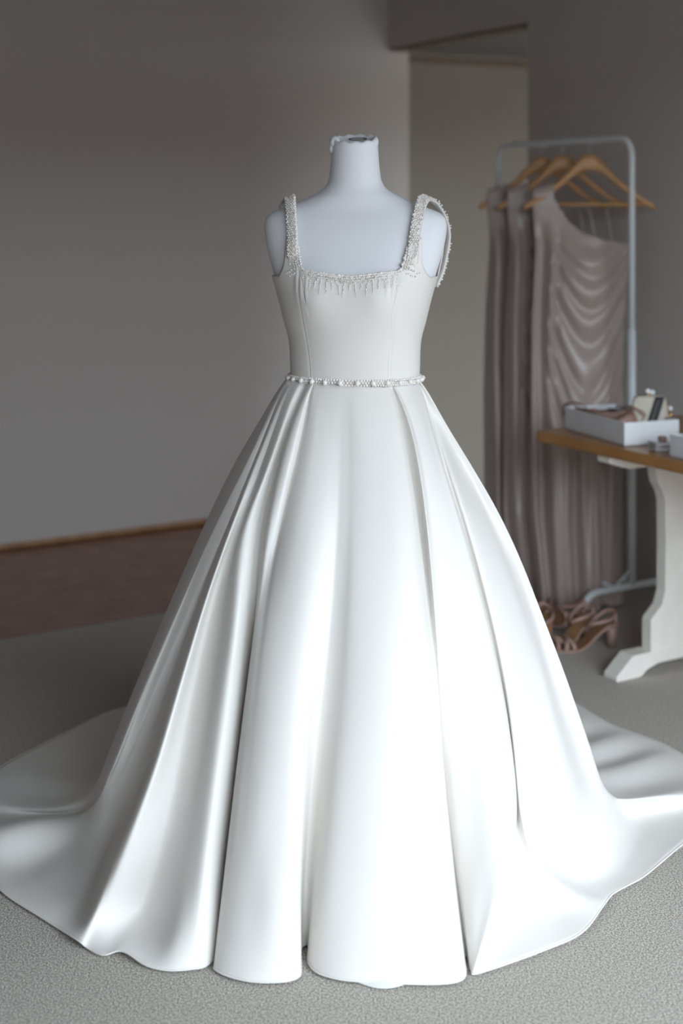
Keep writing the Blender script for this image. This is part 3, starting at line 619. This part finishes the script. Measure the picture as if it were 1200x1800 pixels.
# ------------------------------------------------------------------ bridesmaid dresses
YD = 5.03
def make_gown(seed):
    rg = random.Random(seed); ph = [rg.uniform(0, 6.28) for _ in range(6)]
    t = thing('bridesmaid_dress', (HP[0].x, HP[0].y, 0), 'x', 'dress', 'taupe bridesmaid dresses on the rack')
    ys = [345, 430, 560, 700, 900, 1085]
    Lx = [936, 942, 934, 930, 926, 938]; Rx = [1112, 1112, 1101, 1095, 1088, 1084]
    def topy(x): return np.interp(x, [936, 974, 984, 1000, 1022, 1060, 1112], [345, 345, 366, 392, 410, 423, 431])
    NS, NT, NBk = 110, 130, 22
    def swag(s_, y):
        k = 1 - ((s_ - .60) / .52) ** 2
        sag = (62 + .40 * (y - 430)) * k
        p = (y - 395 - sag)
        f = 0
        for (c_, wd, am) in ((-30, 12, .7), (8, 10, 1.0), (42, 9, .8), (78, 13, 1), (128, 11, .9), (165, 10, .7), (212, 13, 1)):
            f += am * math.exp(-((p - c_) / wd) ** 2)
        return f * smooth01((y - 415) / 40) * smooth01((s_ - .10) / .14) * (1 - smooth01((y - 760) / 130))
    cols = []
    for j in range(NS):
        s_ = j / (NS - 1); col = []
        x345 = 936 + (1112 - 936) * s_; y0 = topy(x345)
        for i in range(NT):
            y = y0 + (1078 - y0) * i / (NT - 1)
            px = np.interp(y, ys, Lx) * (1 - s_) + np.interp(y, ys, Rx) * s_
            v = (y - 345) / 740
            D = .018 + .062 * smooth01((y - 380) / 120)
            dep = D * max(0, math.sin(math.pi * s_)) ** .55 + .13 * smooth01((y - 560) / 520)
            low = smooth01((y - 640) / 200)
            vf = .016 * math.sin(s_ * 21 + ph[0] + .8 * math.sin(v * 4)) + .009 * math.sin(s_ * 41 + ph[1] + v * 2)
            lf = .020 * math.sin(s_ * 34 + ph[2] - v * 3) * (1 - smooth01((s_ - .12) / .2))
            dep += vf * low * (.35 + .65 * math.sin(math.pi * s_)) + lf * smooth01((y - 380) / 80) - .020 * swag(s_, y) + .014
            # long diagonal falls from the gathered hip
            dep += .012 * math.sin((s_ * 13 + v * 9) + ph[3]) * smooth01((y - 600) / 150)
            X, Y_, Z = at(px, y, YD)
            Y_ = 5.078 - dep * (1 - .45 * smooth01((400 - y) / 60))
            if Z < .012: Z = .012 + .004 * math.sin(s_ * 20)
            col.append((X, Y_, max(Z, .008)))
        cols.append(col)
    for j in range(NBk):
        s_ = 1 - (j + 1) / (NBk + 1); col = []
        x345 = 936 + (1112 - 936) * s_; y0 = topy(x345)
        for i in range(NT):
            y = y0 + (1050 - y0) * i / (NT - 1)
            px = np.interp(y, ys, Lx) * (1 - s_) + np.interp(y, ys, Rx) * s_
            X, _, Z = at(px, y, YD); col.append((X, 5.086 + .03 * math.sin(math.pi * s_) * smooth01((y - 380) / 100) + .006 * math.sin(s_ * 30), max(Z, .010)))
        cols.append(col)
    nc = len(cols)
    V = [cols[j][i] for i in range(NT) for j in range(nc)]
    mesh('gown_body', V, grid_faces(NT, nc, True), M_taupe, t)
    sp = []
    for k in range(13):                     # band of the shoulder passing over the hanger arm
        a = math.pi * k / 12
        for px in np.linspace(938, 974, 7):
            X = (px - 600) * YD / FPX
            zb = 1.4775 + .0 * a
            sp.append((X, 5.062 - .022 * math.cos(a) * 1.0, zb + (X - .70) * .75 * math.sin(a) * .35 + .03 * math.sin(a)))
    mesh('shoulder_strap', sp, grid_faces(13, 7), M_taupe, t)
    for px in (1048, 1078):
        X = (px - 600) * YD / FPX
        mesh('hanging_loop', *tube([(X, 5.045, 1.305), (X - .01, 5.06, 1.38), (X - .02, 5.072, 1.435)], .0012, 5), M_lining, t)
    return t
g1 = make_gown(3); g1['label'] = 'front taupe satin one-shoulder dress with cowl draping, nearest on the rack'
g2 = make_gown(11); g2.location = (HP[1].x, HP[1].y, 0); g2['label'] = 'middle taupe satin dress, mostly hidden between the front and rearmost dresses'
g3 = make_gown(23); g3.location = (HP[2].x, HP[2].y, 0); g3['label'] = 'rearmost taupe satin dress, leftmost strip of fabric on the rack'

# ------------------------------------------------------------------ trestle table
T0 = Vector((.612, 4.386, 0)); TH = .72
def tp(d, n, z): return T0 + D_ * d + N_ * n + Vector((0, 0, z))
table = thing('trestle_table', tuple(tp(.36, .36, 0)), 'trestle table with brown wooden top and cream painted legs at right', 'table')
tl, tw = 1.7, .72
poly = []
for (d, n, a0) in ((.03, .03, 180), (tl - .03, .03, 270), (tl - .03, tw - .03, 0), (.03, tw - .03, 90)):
    for k in range(5):
        a = math.radians(a0 + 22.5 * k); poly.append(tp(d + .03 * math.cos(a), n + .03 * math.sin(a), TH - .035))
bevel(mesh('tabletop', *prism(poly, (0, 0, .035)), M_top, table, False), .010, 3)
def trestle(d):
    def pr(pts, th, dd=0): return prism([tp(d + dd, n, z) for n, z in pts], D_ * th)
    mb = MB(); half = [(.142, .685), (.142, .61), (.136, .585), (.118, .56), (.106, .53), (.104, .40), (.106, .245), (.120, .205), (.152, .178), (.166, .165), (.166, .06)]
    pts = [(.36 - a, z) for a, z in half] + [(.36 + a, z) for a, z in half[::-1]]
    bevel(MB().add(*pr(pts, -.042, -.005)).build('trestle_panel', M_cream, table, False), .003)
    fp = [(.05, .0), (.05, .016), (.118, .070), (.602, .070), (.67, .016), (.67, 0), (.57, 0), (.545, .018), (.50, .030), (.22, .030), (.175, .018), (.150, 0)]
    bevel(MB().add(*pr(fp, -.062)).build('trestle_foot', M_cream, table, False), .004)
    bp_ = [(.02, .685), (.02, .665), (.10, .640), (.62, .640), (.70, .665), (.70, .685)]
    bevel(MB().add(*pr(bp_, -.055)).build('top_batten', M_cream, table, False), .003)
trestle(.342); trestle(1.40)
mesh('stretcher', *box(tp(.337, .345, .30), D_ * 1.05, N_ * .03, (0, 0, .08)), M_cream, table, False)

# ------------------------------------------------------------------ things on the table
def tray(name, c, u1, l1, l2, h, label, group):
    c = Vector((*c, TH)); a = Vector((*u1, 0)).normalized(); b = Vector((-a.y, a.x, 0)) if a.y < 0 else Vector((a.y, -a.x, 0))
    t = thing(name, tuple(c), label, 'box', group); th = .003; up = Vector((0, 0, 1))
    mesh('box_base', *box(c + up * .001, a * l1, b * l2, up * .004), M_card, t, False)
    for p, u, v in ((c, a * l1, b * th), (c + b * (l2 - th), a * l1, b * th), (c + b * th, b * (l2 - 2 * th), a * th), (c + a * (l1 - th) + b * th, b * (l2 - 2 * th), a * th)):
        mesh('box_side', *box(p + up * .001, u, v, up * (h - .001)), M_card, t, False)
    return t, c, a, b
_, bc, ba, bb = tray('gift_box', (.8445, 4.078), (-.34, .94), .36, .19, .071, 'open white card box holding shoes and a beige clutch, left one on the table', 'white card boxes on the table')
_, cc, ca, cb = tray('gift_box', (.939, 3.907), (.40, -.92), .30, .20, .064, 'open white card box cut off by the right edge of the photo', 'white card boxes on the table')

# ---- sandals
def make_sandal(m=M_mauve, m_in=M_insole):
    """toe towards -x, heel towards +x, length .225; origin on the ground"""
    t = thing('heeled_sandal', (0, 0, 0), 'x', 'shoe', 'heeled satin sandals')
    xs = np.linspace(-.115, .105, 30); top = []
    def zc(x): return .008 + .072 * smooth01((x + .045) / .13)
    def hw(x): return np.interp(x, [-.115, -.105, -.07, -.03, .02, .07, .095, .105], [.010, .024, .036, .035, .025, .027, .024, .012])
    def slab(z0, z1, sh):
        V = []
        for x in xs:
            for (u, z) in ((-1, z0), (-1, z1), (-.4, z1), (.4, z1), (1, z1), (1, z0), (.4, z0), (-.4, z0)): V.append((x * sh, u * hw(x) * sh, zc(x) + z))
        n = len(xs); return V, grid_faces(n, 8, True) + [tuple(range(8)), tuple(range((n - 1) * 8, n * 8))]
    bevel(mesh('sole', *slab(-.008, .0, 1), m, t, False), .002)
    mesh('insole', *slab(.0002, .003, .95), m_in, t, False)
    hv = []
    for z, sx in ((.0, .74), (.035, .84), (.076, 1.0)):
        for k in range(12):
            a = 2 * math.pi * k / 12; hv.append((.083 + .020 * sx * math.cos(a) - (.0 if z else 0), .022 * sx * math.sin(a), z))
    mesh('heel', hv, grid_faces(3, 12, True) + [tuple(range(12))[::-1], tuple(range(24, 36))], m, t)
    def strap_over(x0, x1, h, wd, name):
        V = []; n = 16
        for k in range(n):
            a = math.pi * k / (n - 1); x = x0 + (x1 - x0) * k / (n - 1)
            y = -math.cos(a) * (hw(x) + .002); z = zc(x) + .0 + h * math.sin(a)
            for (dx, dn) in ((-wd, 0), (0, .0022), (wd, 0), (0, -.001)):
                V.append((x + dx, y + (-math.cos(a)) * dn, z + math.sin(a) * dn))
        mesh(name, V, grid_faces(n, 4, True) + [(0, 1, 2, 3), tuple(range(4 * n - 4, 4 * n))], m, t)
    strap_over(-.085, -.060, .030, .011, 'toe_strap'); strap_over(-.055, -.085, .034, .010, 'toe_strap')
    ank = []
    for k in range(24):
        a = 2 * math.pi * k / 24; ank.append((.050 + .046 * math.cos(a), .031 * math.sin(a), .094 + .020 * math.cos(a) + .006 * math.sin(2 * a)))
    mesh('ankle_strap', *tube(ank, .0022, 6, True, flat=.0065), m, t)
    for s_ in (-1, 1): mesh('side_strap', *tube(catmull([(.085, s_ * .024, .080), (.090, s_ * .024, .096), (.094, s_ * .010, .114)], 4), .0025, 6, False, flat=.006), m, t)
    return t
s0 = make_sandal()
def put(px, py, rot, label, z=0.0, first=[True]):
    loc = on_floor(px, py, z); loc = (loc[0], loc[1], z)
    if first[0]:
        first[0] = False; s0.location = loc; s0.rotation_euler = rot; s0['label'] = label; return s0
    return dup(s0, loc, rot, label)
rd = math.radians
put(1032, 1140, (0, 0, rd(12)), 'nearest mauve heeled sandal, its block heel pointing at the table')
put(1002, 1134, (0, 0, rd(36)), 'mauve heeled sandal just behind the nearest one, below the rack foot')
put(956, 1138, (0, 0, rd(80)), 'mauve heeled sandal beside the white gown, toe towards the viewer')
put(968, 1086, (rd(70), 0, rd(-30)), 'mauve heeled sandal lying on its side in front of the taupe hems', .032)
put(936, 1068, (0, 0, rd(150)), 'tan and mauve sandal furthest left, half hidden by the white gown')
put(978, 1108, (0, 0, rd(-30)), 'mauve heeled sandal in the middle of the shoe pile, turned away from the others')
# shoes in the boxes
def in_box(src, c, a, b, fa, fb, rot, label, z):
    p = c + a * fa + b * fb; return dup(src, (p.x, p.y, TH + z), rot, label)
sD = make_sandal(M_brown, M_mauve); sD['label'] = 'dark brown satin shoe lying in the far end of the left white box'
q = bc + ba * .305 + bb * .085; sD.location = (q.x, q.y, TH + .034); sD.rotation_euler = (rd(74), 0, rd(196)); sD.scale = (.8, .8, .8); sD['group'] = 'shoes in the card boxes'
o = in_box(s0, bc, ba, bb, .165, .020, (rd(-70), 0, rd(-70)), 'mauve satin shoe lying in the near end of the left white box', .046); o.scale = (.9, .9, .9); o['group'] = 'shoes in the card boxes'
o = in_box(s0, cc, ca, cb, .14, .045, (rd(-62), 0, rd(-66)), 'mauve satin shoe in the white box cut off by the right edge', .052); o['group'] = 'shoes in the card boxes'

# ---- clutch
cl = thing('clutch_bag', tuple(bc + ba * .10 + bb * .150 + Vector((0, 0, .006))), 'beige clutch with black band and gold clasp standing in the white box', 'bag')
cl_o = ORG[cl.name]
cw, ch = Vector((.93, .20, 0)).normalized(), Vector((-.20, .93, 0)).normalized()
def cp(u, v, z): return cl_o + cw * u + ch * v + Vector((0, 0, z))
V = []; NR, NCC = 16, 40
for i in range(NR):
    t_ = i / (NR - 1); z = .002 + .125 * t_
    for k in range(NCC):
        a = 2 * math.pi * k / NCC
        wu = .064 * (1 - .10 * t_ - .22 * max(0, t_ - .75)); wv = .030 * (1 - .72 * t_ ** 1.5)
        V.append(cp(wu * math.copysign(abs(math.cos(a)) ** .55, math.cos(a)), wv * math.copysign(abs(math.sin(a)) ** .8, math.sin(a)), z - .010 * t_ * abs(math.cos(a)) ** 4))
mesh('bag_body', V, grid_faces(NR, NCC, True) + [tuple(range(NCC))[::-1], tuple(range((NR - 1) * NCC, NR * NCC))], M_bag, cl)
band = []
for k in range(14):
    t_ = k / 13; z = .004 + .120 * t_; v = -.0325 * (1 - .70 * t_ ** 1.5) - .001
    for du in (-.016, -.008, .008, .016): band.append(cp(-.024 + .055 * t_ + du, v - (.003 if abs(du) < .01 else 0), z))
bo = mesh('band', band, grid_faces(14, 4), M_black, cl)
bo.modifiers.new('thickness', 'SOLIDIFY').thickness = .003
for du in (-.008, .006): mesh('crystal', *sphere(cp(-.012 + du, -.037, .033 - du * .3), .0062, 10, 7), M_gem, bo)
fr_path = rounded([cp(-.050, 0, .120), cp(.052, 0, .120), cp(.058, 0, .085), cp(.062, 0, .02)], .018, 6)
fm = mesh('gold_frame', *tube(fr_path, .0042, 8), M_gold, cl)
for du, dz in ((-.007, .004), (.008, 0)):
    mesh('clasp_pearl', *sphere(cp(.0 + du, -.004, .137 + dz), .0085, 12, 8), M_gem, fm)
mesh('clasp_stem', *tube([cp(-.007, 0, .118), cp(-.002, -.002, .132), cp(.008, 0, .118)], .0035, 8), M_gold, fm)
for k, z in enumerate((.086, .066, .048)):
    mesh('frame_stud', *sphere(cp(.067, -.006, z), .0075, 10, 7), M_gold if k % 2 else M_gem, fm)
# ---- small clear case
cq = Vector((.918, 3.985, TH)); case = thing('clear_case', tuple(cq), 'small clear case lying on the tabletop between the two white boxes', 'case')
a_, b_ = Vector((.95, .31, 0)), Vector((-.31, .95, 0)); up = Vector((0, 0, 1))
bevel(mesh('case_body', *box(cq + up * .001, a_ * .06, b_ * .045, up * .018), M_clear, case, False), .003)
bevel(mesh('case_lid', *box(cq - a_ * .001 - b_ * .001 + up * .0195, a_ * .062, b_ * .047, up * .007), M_clear, case, False), .002)
mesh('case_lining', *box(cq + a_ * .03 + b_ * .02 + up * .027, a_ * .018, b_ * .02, up * .012), M_mauve, case, False)
bpy.context.view_layer.update()
